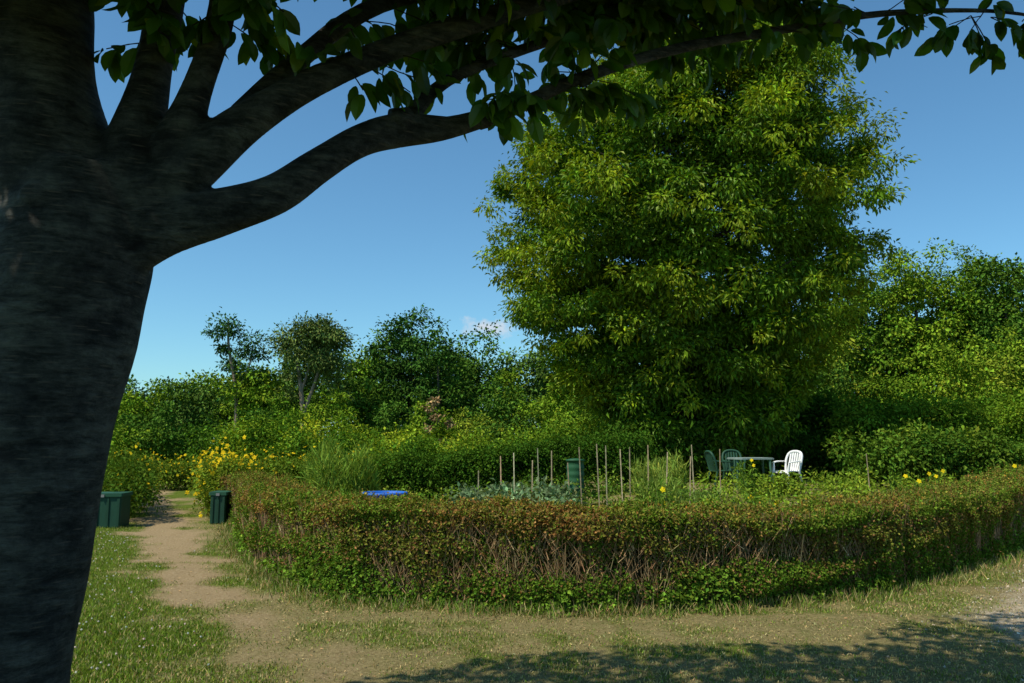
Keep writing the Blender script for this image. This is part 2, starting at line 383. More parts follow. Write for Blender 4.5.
s, P, on, zr, front, top = s[keep], P[keep], on[keep], zr[keep], front[keep], top[keep]; n = len(s)
X, Y, Z = frames(rng.normal(size=(n, 3)) + [0, 0, .2], on * 1.0 + rng.normal(0, .6, (n, 3)) + [0, 0, .3])
mixv = n2(s * .9, zr * 2.0, 1.6) * .8 + rng.normal(0, .6, n)
col = np.where((zr[:, None] < .5 + .3 * mixv[:, None]), [[.095, .17, .018]], [[.155, .17, .03]])
topc = np.where((mixv > .85)[:, None], [[.27, .15, .05]], np.where((mixv > -.05)[:, None], [[.19, .19, .035]], [[.125, .2, .022]]))
col = np.where((zr > .76)[:, None], topc, col); br = (rng.random(n) < .18) & (zr < .85); col[br] = (.23, .135, .055)
ln_ = .024 + .02 * rng.random(n)
parts.append(inst(DIA, DIAF, P, X, Y, Z, np.stack([ln_, ln_ * .66, ln_], -1), jit(col, n, .3), 0))
n = 15000; s = samp(n); p, nn = hp(s); h = hh(s); z0 = rng.random(n) ** 1.3 * .75; o = .0 + np.abs(rng.normal(0, .07, n)) + .04
P0 = p + nn * o[:, None]; P0[:, 2] = z0 + ground(P0[:, 0], P0[:, 1])
tv = np.stack([nn[:, 1], -nn[:, 0], 0 * h], -1)
D = tv * rng.normal(0, .4, n)[:, None] + nn * rng.normal(-.02, .12, n)[:, None] + np.array([0, 0, 1.]) * rng.uniform(.5, 1, n)[:, None]
Lh = np.minimum(rng.uniform(.08, .34, n), h - z0 + .04)
parts.append(sticks(P0, P0 + nrm(D) * Lh[:, None], .0025 + .0025 * rng.random(n), np.full(n, .0013), jit((.24, .16, .085), n, .5), 1))
n = 3400; s = samp(n); p, nn = hp(s); h = hh(s); o = rng.random(n) * W
P0 = p + nn * o[:, None]; P0[:, 2] = h - .05 + ground(P0[:, 0], P0[:, 1]); D = nrm(rng.normal(0, .35, (n, 3)) + [0, 0, 1]); Lh = .04 + .14 * rng.random(n) ** 2.
P1 = P0 + D * Lh[:, None]
parts.append(sticks(P0, P1, np.full(n, .002), np.full(n, .0012), jit((.24, .1, .05), n, .3), 1))
rp = np.repeat(np.arange(n), 5); tt = rng.random(len(rp)); m_ = len(rp)
X, Y, Z = frames(D[rp] * .5 + rng.normal(0, .6, (m_, 3)), rng.normal(size=(m_, 3)) + [0, 0, .6])
parts.append(inst(DIA, DIAF, P0[rp] + D[rp] * (Lh[rp] * tt + .02)[:, None], X, Y, Z, np.stack([np.full(m_, .033), np.full(m_, .02), np.full(m_, .03)], -1), jit((.19, .175, .033), m_, .35, .2), 0))
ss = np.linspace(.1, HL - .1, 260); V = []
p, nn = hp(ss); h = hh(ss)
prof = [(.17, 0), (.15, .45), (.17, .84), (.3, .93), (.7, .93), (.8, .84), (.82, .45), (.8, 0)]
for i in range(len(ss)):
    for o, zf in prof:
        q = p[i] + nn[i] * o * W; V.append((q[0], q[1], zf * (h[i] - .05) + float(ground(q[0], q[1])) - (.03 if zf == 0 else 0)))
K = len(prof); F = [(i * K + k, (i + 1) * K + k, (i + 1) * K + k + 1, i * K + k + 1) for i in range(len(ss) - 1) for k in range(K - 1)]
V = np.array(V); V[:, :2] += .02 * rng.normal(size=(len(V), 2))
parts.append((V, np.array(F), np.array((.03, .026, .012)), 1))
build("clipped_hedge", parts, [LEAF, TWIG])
n = 85000; s = samp(n); p, nn = hp(s)
amt = .2 + n2(s * 1.0, s * 0 + 2, 1.7) * .45 + .3 * n2(s, s * 0 + 9, 6); amt = amt + .4 * np.exp(-((p[:, 0] - .3) / 1.1) ** 2) + .3 * np.exp(-((p[:, 0] + 1.8) / .6) ** 2) + .3 * np.exp(-((p[:, 0] - 3.3) / .5) ** 2)
k = rng.random(n) < np.clip(.05 + amt * .5, 0, 1); s, p, nn, amt = s[k], p[k], nn[k], np.clip(amt[k], 0, 1.3); n = len(s)
q = rng.random(n) ** 1.4; ht = (.06 + .4 * amt); z = q * ht
o = .0 - (.02 + .2 * amt) * (1 - q ** 1.5) * rng.random(n) ** 1.7 + .1 * rng.random(n) + .05 * n2(s, q * 2, 9)
P = p + nn * o[:, None]; P[:, 2] = z + .01 + ground(P[:, 0], P[:, 1])
X, Y, Z = frames(-nn * .5 + rng.normal(0, .6, (n, 3)), rng.normal(0, .45, (n, 3)) - nn * .6 + [0, 0, .8])
ln_ = .02 + .04 * rng.random(n) ** 1.8
build("bramble", [inst(DIA, DIAF, P, X, Y, Z, np.stack([ln_, ln_ * .75, ln_], -1), jit((.1, .18, .02), n, .4), 0)], [LEAF])
n = 16000; s = samp(n); p, nn = hp(s); o = -.02 - np.abs(rng.normal(0, .12, n)) * (1 + .8 * n2(s, s * 0, 4)); P = p + nn * o[:, None]; P[:, 2] = ground(P[:, 0], P[:, 1])
X, Y, Z = frames(rng.normal(0, .45, (n, 3)) + [0, 0, 1], rng.normal(size=(n, 3))); l = .04 + .11 * rng.random(n) ** 2
build("long_grass_fringe", [inst(GB, [(0, 1, 2, 3)], P, X, Y, Z, np.stack([l, np.full(n, .009), l], -1), jit(np.where((rng.random(n) < .45)[:, None], [[.34, .28, .13]], [[.12, .2, .03]]), n, .3))], [LEAF])

# ---------------------------------------------------------------- generic foliage clumps
def clumps(C, rad, per, ll, lw, col, m=0, up=.9, droop=.25, cv=.22, flat=.6):
    n0 = len(C); idx = np.repeat(np.arange(n0), per); n = len(idx)
    g = rng.normal(0, .5, (n, 3)); rr = np.asarray(rad)[idx]
    P = C[idx] + g * rr[:, None] * [1, 1, flat]
    D = nrm(g) + rng.normal(0, .5, (n, 3)) + [0, 0, -droop]
    X, Y, Z = frames(D, rng.normal(0, .5, (n, 3)) + [0, 0, up] + .6 * nrm(g))
    l = ll * np.exp(rng.normal(0, .22, n))
    cc = np.asarray(col, float)
    if cc.ndim == 1: cc = np.tile(cc, (n0, 1))
    cc = cc * np.exp(rng.normal(0, .15, (n0, 1)))
    return inst(DIA, DIAF, P, X, Y, Z, np.stack([l, l * lw, l], -1), jit(cc[idx], n, cv), m)
def ell_centers(c, r, n, inner=.35, low=-1.):
    d = nrm(rng.normal(size=(n * 2, 3))); d = d[d[:, 2] > low][:n]
    u = rng.random(len(d)) ** inner
    lump = 1 + .1 * noise(d * 2.5 + np.array(c) * .7, 1.5)
    return np.array(c) + d * np.array(r) * (u * lump)[:, None]

# big tree
TB = np.array([5.75, 24.5]); tg = float(ground(*TB))
PZ = [.8, 2.2, 3.4, 4.9, 7, 9, 11.2, 12.8, 14.2, 15.0]; PR_ = [2.2, 2.5, 3.1, 4.3, 5.3, 5.5, 4.9, 3.9, 2.3, .8]; PX = [5.3, 5.4, 5.5, 5.3, 5.2, 5.4, 5.65, 6.1, 6.8, 7.1]
n = 1400; z = .8 + 14.0 * rng.random(n) ** .88; a = rng.random(n) * 6.283
rr = np.interp(z, PZ, PR_); cx = np.interp(z, PZ, PX)
dirv = np.stack([np.cos(a), np.sin(a), z * .25], -1)
lump = 1 + .11 * noise(dirv * 2.0, 1.8)
u = rng.random(n) ** .32
C = np.stack([cx + np.cos(a) * rr * u * lump, TB[1] + np.sin(a) * rr * u * lump, z], -1)
tone = noise(C * .5, 1.2)
col = np.where((tone > .6)[:, None], [[.175, .245, .01]], [[.098, .188, .01]])
bp_ = [clumps(C, .33 + .36 * rng.random(n), 270, .145, .46, col, 0, droop=.6, flat=.5)]
n = 330; z = 2.0 + 12.6 * rng.random(n); a = rng.random(n) * 6.283; rr = np.interp(z, PZ, PR_) * (1.02 + .12 * rng.random(n)); cx = np.interp(z, PZ, PX)
C2 = np.stack([cx + np.cos(a) * rr, TB[1] + np.sin(a) * rr, z], -1)
bp_.append(clumps(C2, .2 + .25 * rng.random(n), 80, .14, .42, (.18, .26, .012), 0, droop=.6, flat=.7))
bp_ += tubes([(5.7, 24.5, tg - .1), (5.65, 24.5, 2), (5.6, 24.5, 5), (5.9, 24.4, 9), (6.6, 24.4, 12.5)], [.34, .27, .22, .15, .04], 12, 6, (.07, .055, .045), 1, .08)
for i in range(34):
    z0 = 1.8 + 9.5 * i / 34; a = i * 2.4; L_ = np.interp(min(z0 + 1.8, 14), PZ, PR_) * .85; x0 = np.interp(z0, [0, 5, 9, 12.5], [5.7, 5.6, 5.9, 6.6])
    e = (x0 + math.cos(a) * L_, 24.5 + math.sin(a) * L_, z0 + 1.8)
    bp_ += tubes([(x0, 24.5, z0), (x0 + math.cos(a) * L_ * .5, 24.5 + math.sin(a) * L_ * .5, z0 + 1.2), e], [.1, .05, .015], 6, 4, (.07, .055, .045), 1)
build("big_broadleaf_tree", bp_, [TREE_LEAF, TWIG])

def tree_parts(x, y, top, wid, col, ncl=24, per=130, ll=.36, trunk=True, low=.25, crad=None):
    g = float(ground(x, y)); h = top - g; rz = h * (1 - low) / 2; cz = top - rz
    C = ell_centers((x, y, cz), (wid / 2, wid / 2, rz), ncl, .4)
    cr = (crad or wid * .17) * (.7 + .6 * rng.random(len(C)))
    ps = [clumps(C, cr, per, ll, .62, col, 0)]
    if trunk:
        ps += tubes([(x, y, g - .2), (x + .15, y, g + h * .35), (x, y, g + h * .8)], [h * .018 + .05, h * .014 + .03, .03], 7, 3, (.1, .085, .065), 1)
    return ps
G1 = (.11, .195, .015); G2 = (.155, .245, .018); G3 = (.07, .145, .018); G4 = (.21, .27, .025); G5 = (.095, .17, .03)
parts = []
left = [(-50, 5.6), (-46, 6), (-42, 5.5), (-38.5, 5.6), (-35, 5.4), (-32, 6.8), (-29.3, 8.2), (-27, 8.2), (-24.2, 9.0), (-19.6, 9.6), (-17.5, 9.5), (-13.9, 10.6), (-11.4, 10.6), (-6, 10.6), (-3, 11.0), (.5, 10.7), (3.6, 10.6), (8, 10.6), (12, 11), (16, 10.5), (20, 12)]
for x, t in left:
    parts += tree_parts(x, 70 + rng.uniform(-3, 4), t, rng.uniform(4.8, 6.4), [G1, G2, G3, G5][rng.integers(4)], 52, 150, .28, low=.1)
    parts += tree_parts(x + rng.uniform(-1, 1.5), 61 + rng.uniform(-3, 3), t * rng.uniform(.58, .82), rng.uniform(3.6, 5.2), [G1, G2, G3, G3, G5][rng.integers(5)], 38, 140, .24, trunk=False, low=.0)
parts += tree_parts(-8.5, 66, 12.8, 5.6, (.048, .11, .018), 70, 190, .27, low=.1)
parts += tree_parts(-5.6, 60, 9.6, 3.4, (.05, .115, .018), 36, 150, .25, low=.05)
build("distant_woodland", parts, [FAR_LEAF, TWIG])
parts = []
for i in range(34):
    x = -30 + i * 1.35 + rng.uniform(-.6, .6); y = 44 + rng.uniform(-4, 5)
    parts += tree_parts(x, y, rng.uniform(2.4, 4.6) if x < -8 else rng.uniform(2.6, 5.4), rng.uniform(2.0, 3.6), ([G1, G3, G3, G5, G2] if x < -8 else [G1, G2, G4, G3, G3])[rng.integers(5)], 22, 130, .16, trunk=False, low=0.)
parts += tree_parts(-3.9, 42, 4.1, 1.3, (.3, .21, .1), 8, 90, .16, trunk=False, low=0)
build("shrub_belt", parts, [FAR_LEAF, TWIG])
def sparse_tree(name, stems, cl, col, ll):
    ps = []
    for st in stems: ps += tubes(st[0], st[1], 7, 4, (.26, .2, .15), 1)
    C = np.array([c[:3] for c in cl]); r = np.array([c[3] for c in cl])
    ps.append(clumps(C, r, 280, ll, .55, col, 0)); build(name, ps, [FAR_LEAF, TWIG])
x0 = -20.8
sparse_tree("pine_tree", [([(x0 + .9, 58, 0), (x0 + .8, 58, 5), (x0 + .1, 58, 8.5), (x0, 58, 10.6)], [.2, .15, .1, .04]), ([(x0 + .8, 58, 5), (x0 + 1.6, 58, 7), (x0 + 1.9, 58, 8.5)], [.1, .07, .03])],
    [(x0 - .2, 58, 10.3, 1.0), (x0 - .9, 58, 9.6, .7), (x0 + .5, 58, 9.7, .8), (x0 + 1.8, 58, 9.0, .9), (x0 + 1.2, 58, 8.2, .7), (x0 + 2.3, 58.3, 8.0, .7), (x0 - .3, 58, 8.4, .5), (x0 + .2, 58.3, 7.2, .7), (x0 + 1.5, 57.7, 6.6, .7), (x0 + 2.6, 58, 6.4, .7), (x0 + .4, 58, 5.2, .8)], (.055, .125, .03), .23)
x0 = -14.2
cl = [(x0 + c[0] * 2.6, 57 + c[1] * 1.8, 8.6 + c[2] * 1.8, .8 + .3 * rng.random()) for c in ell_centers((0, 0, 0), (1, 1, 1), 44, .5)] + [(x0 + 1.4, 57, 6.1, .8), (x0 - 1.6, 57, 6.4, .7), (x0 + 1.9, 57, 5, .8), (x0 - .2, 57.5, 6.0, .6), (x0 - 1.9, 57, 5.0, .8), (x0 + .6, 57.3, 7.0, .8), (x0 + 2.2, 57, 7.0, .7)]
sparse_tree("open_crowned_tree", [([(x0 - .5, 57, 0), (x0 - .7, 57, 4), (x0 - 1.1, 57, 6.8), (x0 - 1.5, 57, 8.6)], [.22, .18, .12, .05]), ([(x0 - .7, 57, 3.4), (x0 + .1, 57, 5.8), (x0 + .9, 57, 8.6)], [.15, .11, .05]), ([(x0 - .9, 57, 5), (x0 - .3, 57, 7.1), (x0 - .2, 57, 9.2)], [.1, .08, .04])], cl, (.13, .18, .045), .21)
parts = []
for x, y, t, wd in [(14.5, 50, 11, 6), (18.5, 46, 11.6, 5.5), (21, 47, 12.3, 5), (23, 45, 12.6, 4.5), (25.5, 46, 11.9, 5), (28, 46, 12.3, 5), (31, 46, 12, 6), (35, 46, 12, 6), (40, 46, 12, 6), (45, 47, 13, 7), (27.5, 44, 11, 4), (30, 62, 16.5, 5), (36, 62, 17, 6), (25, 61, 15.6, 5)]:
    parts += tree_parts(x, y, t, wd, [G1, G2, G1, G3][rng.integers(4)], 78, 170, .2, low=.05)
for x in np.arange(12, 42, 2.1):
    parts += tree_parts(x, 38 + rng.uniform(-2, 2), rng.uniform(4.8, 8.6), rng.uniform(3, 4.6), [G2, G4, G3, G1][rng.integers(4)], 50, 150, .16, trunk=False, low=.0)
build("hillside_woodland", parts, [FAR_LEAF, TWIG])

def bush_row(name, pts, h, wdt, ncl, per, ll, col, cr=.3, extra=None, lw=.6, hv=.1, cvar=0.):
    P = catmull([(p[0], p[1], 0) for p in pts], 10); sg_ = np.concatenate([[0], np.cumsum(np.linalg.norm(np.diff(P, axis=0), axis=1))])
    s = rng.random(ncl) * sg_[-1]; c = np.stack([np.interp(s, sg_, P[:, i]) for i in range(3)], -1)
    c[:, :2] += rng.uniform(-.5, .5, (ncl, 2)) * wdt; q = rng.random(ncl) ** .6
    hm = h * (1 + hv * n2(c[:, 0], c[:, 1], 1.5)); c[:, 2] = ground(c[:, 0], c[:, 1]) + .1 + q * (hm - .15)
    cc = np.tile(col, (ncl, 1))
    if cvar: tn = n2(c[:, 0] + 7, c[:, 1] + c[:, 2], 1.0)[:, None]; cc = cc * np.exp(cvar * tn * [1.3, .8, .6])
    ps = [clumps(c, np.full(ncl, cr), per, ll, lw, cc, 0, flat=.8)]
    if extra: ps += extra(c)
    build(name, ps, [LEAF, TWIG, PETAL]); return c
bush_row("garden_hedge", [(-2.9, 18.6), (0, 18.9), (3.0, 19.3)], 1.3, .8, 620, 90, .065, (.05, .115, .012), .2, hv=.03, cvar=.1)
bush_row("garden_hedge", [(-9, 31), (-4, 31), (1, 30), (5, 30)], 1.5, 1.4, 360, 80, .12, (.09, .175, .016), .42, hv=.4, cvar=.5)
bush_row("garden_hedge", [(2.6, 23), (4, 22.6), (7, 24), (9, 24.4)], 1.5, 1.2, 300, 90, .1, (.055, .12, .013), .33, hv=.2)
bush_row("garden_hedge", [(7.0, 26.5), (10, 26), (11.5, 26)], 2.1, 1.2, 420, 90, .11, (.06, .13, .013), .35, hv=.15)
bush_row("garden_hedge", [(9.8, 23.5), (12, 23), (15, 23.5), (22, 26)], 2.1, 1.4, 800, 100, .1, (.15, .25, .02), .36, hv=.16, cvar=.4)
bush_row("garden_hedge", [(8.4, 19.6), (11, 19.2), (14, 19.6), (18, 22)], 1.0, 1.2, 420, 90, .1, (.15, .23, .024), .3, hv=.4, cvar=.4)
bush_row("garden_hedge", [(-14, 38), (-6, 37), (2, 37), (9, 37)], 1.7, 3.5, 420, 90, .15, (.12, .21, .018), .6, hv=.55, cvar=.6)

def reeds(name, cx, cy, rx, ry, h, n, col, wd=.02):
    a = rng.random(n) * 6.28; r = np.sqrt(rng.random(n)); x = cx + rx * r * np.cos(a); y = cy + ry * r * np.sin(a)
    hv = 1 + .25 * n2(x, y, 4)
    P = np.stack([x, y, ground(x, y)], -1); z = rng.random(n)
    P[:, 2] += h * z * .75 * hv
    X, Y, Z = frames(rng.normal(0, .45, (n, 3)) + [0, 0, .9], rng.normal(size=(n, 3)))
    l = h * (.12 + .18 * rng.random(n))
    return build(name, [inst(DIA, DIAF, P, X, Y, Z, np.stack([l, np.full(n, wd), l * .5], -1), jit(col, n, .3))], [LEAF])
reeds("asparagus_plant", -3.8, 18.0, .8, .5, 1.65, 5200, (.19, .29, .04), .02)
reeds("tall_grass_clump", 2.7, 15.2, .4, .35, .9, 1300, (.2, .28, .05), .02)
reeds("tall_grass_clump", 3.2, 17.6, .6, .4, .95, 2200, (.22, .3, .05), .022)
reeds("onion_plants", 3.6, 15.8, .5, .3, .5, 800, (.16, .25, .05), .02)
n = 40; C = np.stack([rng.uniform(-1.0, 1.0, n), rng.uniform(13.0, 15.0, n), np.zeros(n)], -1); C[:, 2] = ground(C[:, 0], C[:, 1]) + .5 + .2 * rng.random(n)
build("cabbage_patch", [clumps(C, np.full(n, .24), 70, .1, .6, (.14, .21, .1), 0, up=.6, cv=.35), sticks(C - [0, 0, .6], C, np.full(n, .02), np.full(n, .012), jit((.15, .2, .1), n), 1)], [LEAF, TWIG])
n = 110; C = np.stack([rng.uniform(-3.6, 4.2, n), rng.uniform(14.5, 17.4, n), np.zeros(n)], -1); C[:, 2] = ground(C[:, 0], C[:, 1]) + .1 + .45 * rng.random(n)
cc = np.array([(.13, .23, .02), (.19, .27, .035), (.1, .18, .025)])[rng.integers(0, 3, n)]
build("vegetable_bed_plants", [clumps(C, .2 + .2 * rng.random(n), 80, .08, .5, cc, 0)], [LEAF])
n = 90; C = np.stack([rng.uniform(4.2, 11, n), rng.uniform(14, 18.6, n), np.zeros(n)], -1); C[:, 2] = ground(C[:, 0], C[:, 1]) + .08 + .24 * rng.random(n)
build("vegetable_bed_plants", [clumps(C, np.full(n, .3), 110, .09, .5, (.17, .25, .025), 0)], [LEAF])

def flowers_on(c, frac, size=.035, k=5, zoff=.28):
    idx = rng.integers(0, len(c), int(len(c) * frac)); n = len(idx)
    P = c[idx] + rng.normal(0, .22, (n, 3)); P[:, 2] += zoff * rng.random(n)
    rp = np.repeat(np.arange(n), k); m_ = len(rp); a = np.tile(np.arange(k) * 6.283 / k, n) + rng.random(n)[rp] * 6
    nn_ = nrm(rng.normal(0, .5, (n, 3)) + [0, -.7, .7])[rp]
    b1 = nrm(np.cross(nn_, [[0, 0, 1.]])); b2 = np.cross(nn_, b1)
    X, Y, Z = frames(b1 * np.cos(a)[:, None] + b2 * np.sin(a)[:, None], nn_)
    l = size * (.6 + .7 * rng.random(n))[rp]
    return [inst(DIA, DIAF, P[rp], X, Y, Z, np.stack([l, l * .95, l], -1), jit((.76, .54, .02), m_, .15, .03), 2)]
bush_row("yellow_flower_border", [(-6.35, 17.2), (-6.5, 18.2), (-7.2, 20)], 1.1, .7, 110, 90, .07, (.14, .2, .02), .25, lambda c: flowers_on(c, 3.0, .05))
bush_row("yellow_flower_border", [(-7.7, 16.3), (-8.3, 17.6), (-9.6, 20), (-12, 25)], 1.15, .8, 260, 100, .07, (.08, .14, .016), .25, lambda c: flowers_on(c, .6, .035))
bush_row("yellow_flower_border", [(-7.2, 21), (-6.0, 22), (-4.6, 22), (-3.5, 23)], 1.05, 1.2, 200, 80, .08, (.12, .19, .02), .3, lambda c: flowers_on(c, 1.4, .045))
bush_row("yellow_flower_border", [(-16, 29), (-12.5, 28), (-9.5, 28), (-6, 29)], .95, 1.6, 300, 80, .1, (.12, .18, .02), .35, lambda c: flowers_on(c, 2.2, .05))
bush_row("yellow_flower_border", [(-18, 20), (-13, 18.5), (-10.5, 17.6), (-8.8, 17)], 1.1, 1.0, 300, 90, .08, (.08, .14, .018), .3, lambda c: flowers_on(c, .5, .035))
def primrose(name, x, y, h, nf):
    ps = []; g = float(ground(x, y)); n = 5; A = np.array([(x, y, g)] * n); B = A + np.c_[rng.normal(0, .18, (n, 2)), np.full(n, h) * rng.uniform(.85, 1, n)]
    ps.append(sticks(A, B, np.full(n, .008), np.full(n, .004), jit((.1, .15, .04), n), 1))
    t = rng.random(60); i = rng.integers(0, n, 60); C = A[i] + (B[i] - A[i]) * t[:, None]
    ps.append(clumps(C, np.full(60, .07), 6, .1, .3, (.13, .22, .025), 0)); c = B[rng.integers(0, n, nf)] - [0, 0, .1]
    idx = np.arange(nf); kk = 5; rp = np.repeat(idx, kk); a = np.tile(np.arange(kk) * 1.2566, nf); nn_ = nrm(rng.normal(0, .3, (nf, 3)) + [-.2, -1, .4])[rp]
    b1 = nrm(np.cross(nn_, [[0, 0, 1.]])); b2 = np.cross(nn_, b1); X, Y, Z = frames(b1 * np.cos(a)[:, None] + b2 * np.sin(a)[:, None], nn_)
    P = c + rng.normal(0, .05, (nf, 3)) + [0, -.03, .1]
    ps.append(inst(DIA, DIAF, P[rp], X, Y, Z, np.full(nf * kk, .042), jit((.85, .66, .02), nf * kk, .08, .02), 2)); build(name, ps, [LEAF, TWIG, PETAL])
for x, y, h, nf in [(2.9, 9.6, 1.02, 2), (1.85, 10.2, 1.06, 2), (5.9, 12.6, 1.15, 2), (7.2, 13.8, 1.1, 3), (8.9, 14.6, 1.15, 2), (5.0, 17, .8, 2)]:
    primrose("evening_primrose", x, y, h, nf)

A = []; B = []
for x, y, h in [(.05, 14.2, 1.35), (.35, 14.6, 1.2), (.72, 14.8, 1.35), (1.05, 14.5, 1.15), (1.3, 15, 1.4), (1.62, 15, 1.45), (1.8, 15.4, 1.4), (2.05, 15, 1.35), (2.25, 15.5, 1.35), (2.55, 15.2, 1.4), (2.9, 15.4, 1.25), (3.4, 15.6, 1.15), (3.55, 15.8, 1.35), (-.2, 15.6, 1.25), (.55, 16.2, 1.35), (4.1, 16, 1.25), (-.6, 14.4, 1.05), (7.5, 17, 1.1)]:
    g = float(ground(x, y)); A.append((x, y, g - .05)); B.append((x + random.uniform(-.06, .06), y + random.uniform(-.05, .05), g * .6 + h * 1.03))
A = np.array(A); B = np.array(B)
build("bean_poles", [sticks(A, B, np.full(len(A), .014), np.full(len(A), .011), jit((.42, .33, .2), len(A), .2))], [WOOD])

c = (-2.1, 13.4, float(ground(-2.1, 13.4))); bl = (.015, .12, .5)
build("blue_water_tub", lathe([(.0, .02), (.28, .0), (.33, .3), (.33, .32), (.345, .62), (.36, .63), (.36, .73), (.375, .74), (.375, .78), (.35, .785), (.335, .77), (.32, .66), (.0, .64)], c, 32, bl), [PLASTIC], smooth_shade=True)
c = (1.3, 16.6, float(ground(1.3, 16.6))); gn = (.02, .085, .035)
pr_ = [(.0, 0), (.17, 0), (.175, .05)]
for k in range(6): pr_ += [(.175, .1 + .14 * k), (.185, .13 + .14 * k), (.185, .17 + .14 * k), (.175, .2 + .14 * k)]
pr_ += [(.17, .98), (.195, .985), (.195, 1.01), (.1, 1.03), (0, 1.04)]
build("water_butt", lathe(pr_, c, 28, gn), [PLASTIC], smooth_shade=True)

def storage_box(x, y, w_, d_, h, rz):
    g = float(ground(x, y)); col = (.015, .06, .036); ps = box((x, y, g + h * .45), (w_, d_, h * .9), col, 0, rz, .015)
    ps += box((x, y, g + h * .95 + .002), (w_ + .06, d_ + .06, h * .1), (.02, .08, .045), 0, rz, .02)
    for k in np.linspace(-w_ / 2 + .04, w_ / 2 - .04, max(3, int(w_ / .14))):
        ps += box((x + k * math.cos(rz) + (d_ / 2 + .008) * math.sin(rz), y + k * math.sin(rz) - (d_ / 2 + .008) * math.cos(rz), g + h * .45), (.05, .02, h * .84), (.013, .052, .03), 0, rz, .004)
    ps += box((x + (d_ / 2 + .04) * math.sin(rz), y - (d_ / 2 + .04) * math.cos(rz), g + h * .93), (.07, .015, .05), (.2, .2, .2), 0, rz)
    build("storage_box", ps, [PLASTIC])
storage_box(-7.75, 15.6, .66, .5, .64, .1)
storage_box(-5.85, 16.4, .3, .5, .62, .05)

def chair(x, y, rz, col, name="garden_chair"):
    ps = []
    for sx in (-1, 1):
        ps += tubes([(sx * .25, .24, 0), (sx * .22, .2, .42), (sx * .235, .17, .62)], [.02, .028, .02], 8, 3, col)
        ps += tubes([(sx * .24, -.3, 0), (sx * .2, -.2, .42)], [.02, .03], 8, 3, col)
        ps += tubes([(sx * .235, .19, .63), (sx * .27, .02, .655), (sx * .24, -.2, .66)], [.03, .034, .026], 8, 5, col, flat=.5)
    nx_, ny_ = 9, 9; V = []
    for j in range(ny_):
        for i in range(nx_):
            u = i / (nx_ - 1) * 2 - 1; v = j / (ny_ - 1) * 2 - 1
            V.append((u * (.22 + .015 * v), v * .215, .43 + .012 * u * u - .02 * (v > .8)))
    k = len(V); V += [(a_, b_, c_ - .022) for a_, b_, c_ in V]
    F = []
    for j in range(ny_ - 1):
        for i in range(nx_ - 1):
            q = j * nx_ + i; F.append((q, q + 1, q + nx_ + 1, q + nx_)); F.append((k + q, k + q + nx_, k + q + nx_ + 1, k + q + 1))
    rim = [i for i in range(nx_)] + [j * nx_ + nx_ - 1 for j in range(1, ny_)] + [(ny_ - 1) * nx_ + i for i in range(nx_ - 2, -1, -1)] + [j * nx_ for j in range(ny_ - 2, 0, -1)]
    for a_, b_ in zip(rim, rim[1:] + rim[:1]): F.append((a_, k + a_, k + b_, b_))
    ps.append((np.array(V), np.array(F), np.array(col), 0))
    ps += tubes([(-.2, -.2, .42), (-.23, -.25, .65), (-.2, -.31, .82), (-.09, -.335, .89), (.09, -.335, .89), (.2, -.31, .82), (.23, -.25, .65), (.2, -.2, .42)], [.03] * 8, 8, 5, col)
    for sx in (-.13, -.065, 0, .065, .13):
        ps += tubes([(sx * .9, -.205, .43), (sx * 1.05, -.275, .65), (sx, -.335, .87)], [.027, .029, .027], 6, 4, col, flat=.35)
    ps += tubes([(-.2, .21, .4), (0, .225, .4), (.2, .21, .4)], [.02] * 3, 6, 3, col)
    c_, s_ = math.cos(rz), math.sin(rz); g = float(ground(x, y)); out_ = []
    for V, F, C, m_ in ps:
        V = V.copy(); xx_, yy_ = V[:, 0].copy(), V[:, 1].copy(); V[:, 0] = x + xx_ * c_ - yy_ * s_; V[:, 1] = y + xx_ * s_ + yy_ * c_; V[:, 2] += g; out_.append((V, F, C, m_))
    build(name, out_, [PLASTIC], smooth_shade=True)
DG = (.02, .07, .04)
chair(6.55, 19.3, R(120), (.8, .8, .78)); chair(5.6, 20.4, R(175), DG); chair(5.1, 19.7, R(-80), DG)
tx, ty = 5.75, 19.5; g = float(ground(tx, ty)); ps = box((tx, ty, g + .72), (.95, .75, .03), (.2, .26, .23), 0, .15, .1)
for k in (-.22, 0, .22): ps += box((tx - k * math.sin(.15), ty + k * math.cos(.15), g + .741), (.9, .16, .008), (.3, .36, .33), 0, .15, .01)
for sx in (-1, 1):
    for sy in (-1, 1): ps += tubes([(tx + sx * .42, ty + sy * .32, g), (tx + sx * .38, ty + sy * .28, g + .7)], [.024, .03], 8, 2, (.05, .12, .08))
ps += tubes([(tx - .4, ty - .3, g + .3), (tx + .4, ty + .3, g + .3)], [.012, .012], 6, 2, DG) + tubes([(tx - .4, ty + .3, g + .32), (tx + .4, ty - .3, g + .32)], [.012, .012], 6, 2, DG)
build("garden_table", ps, [PLASTIC])

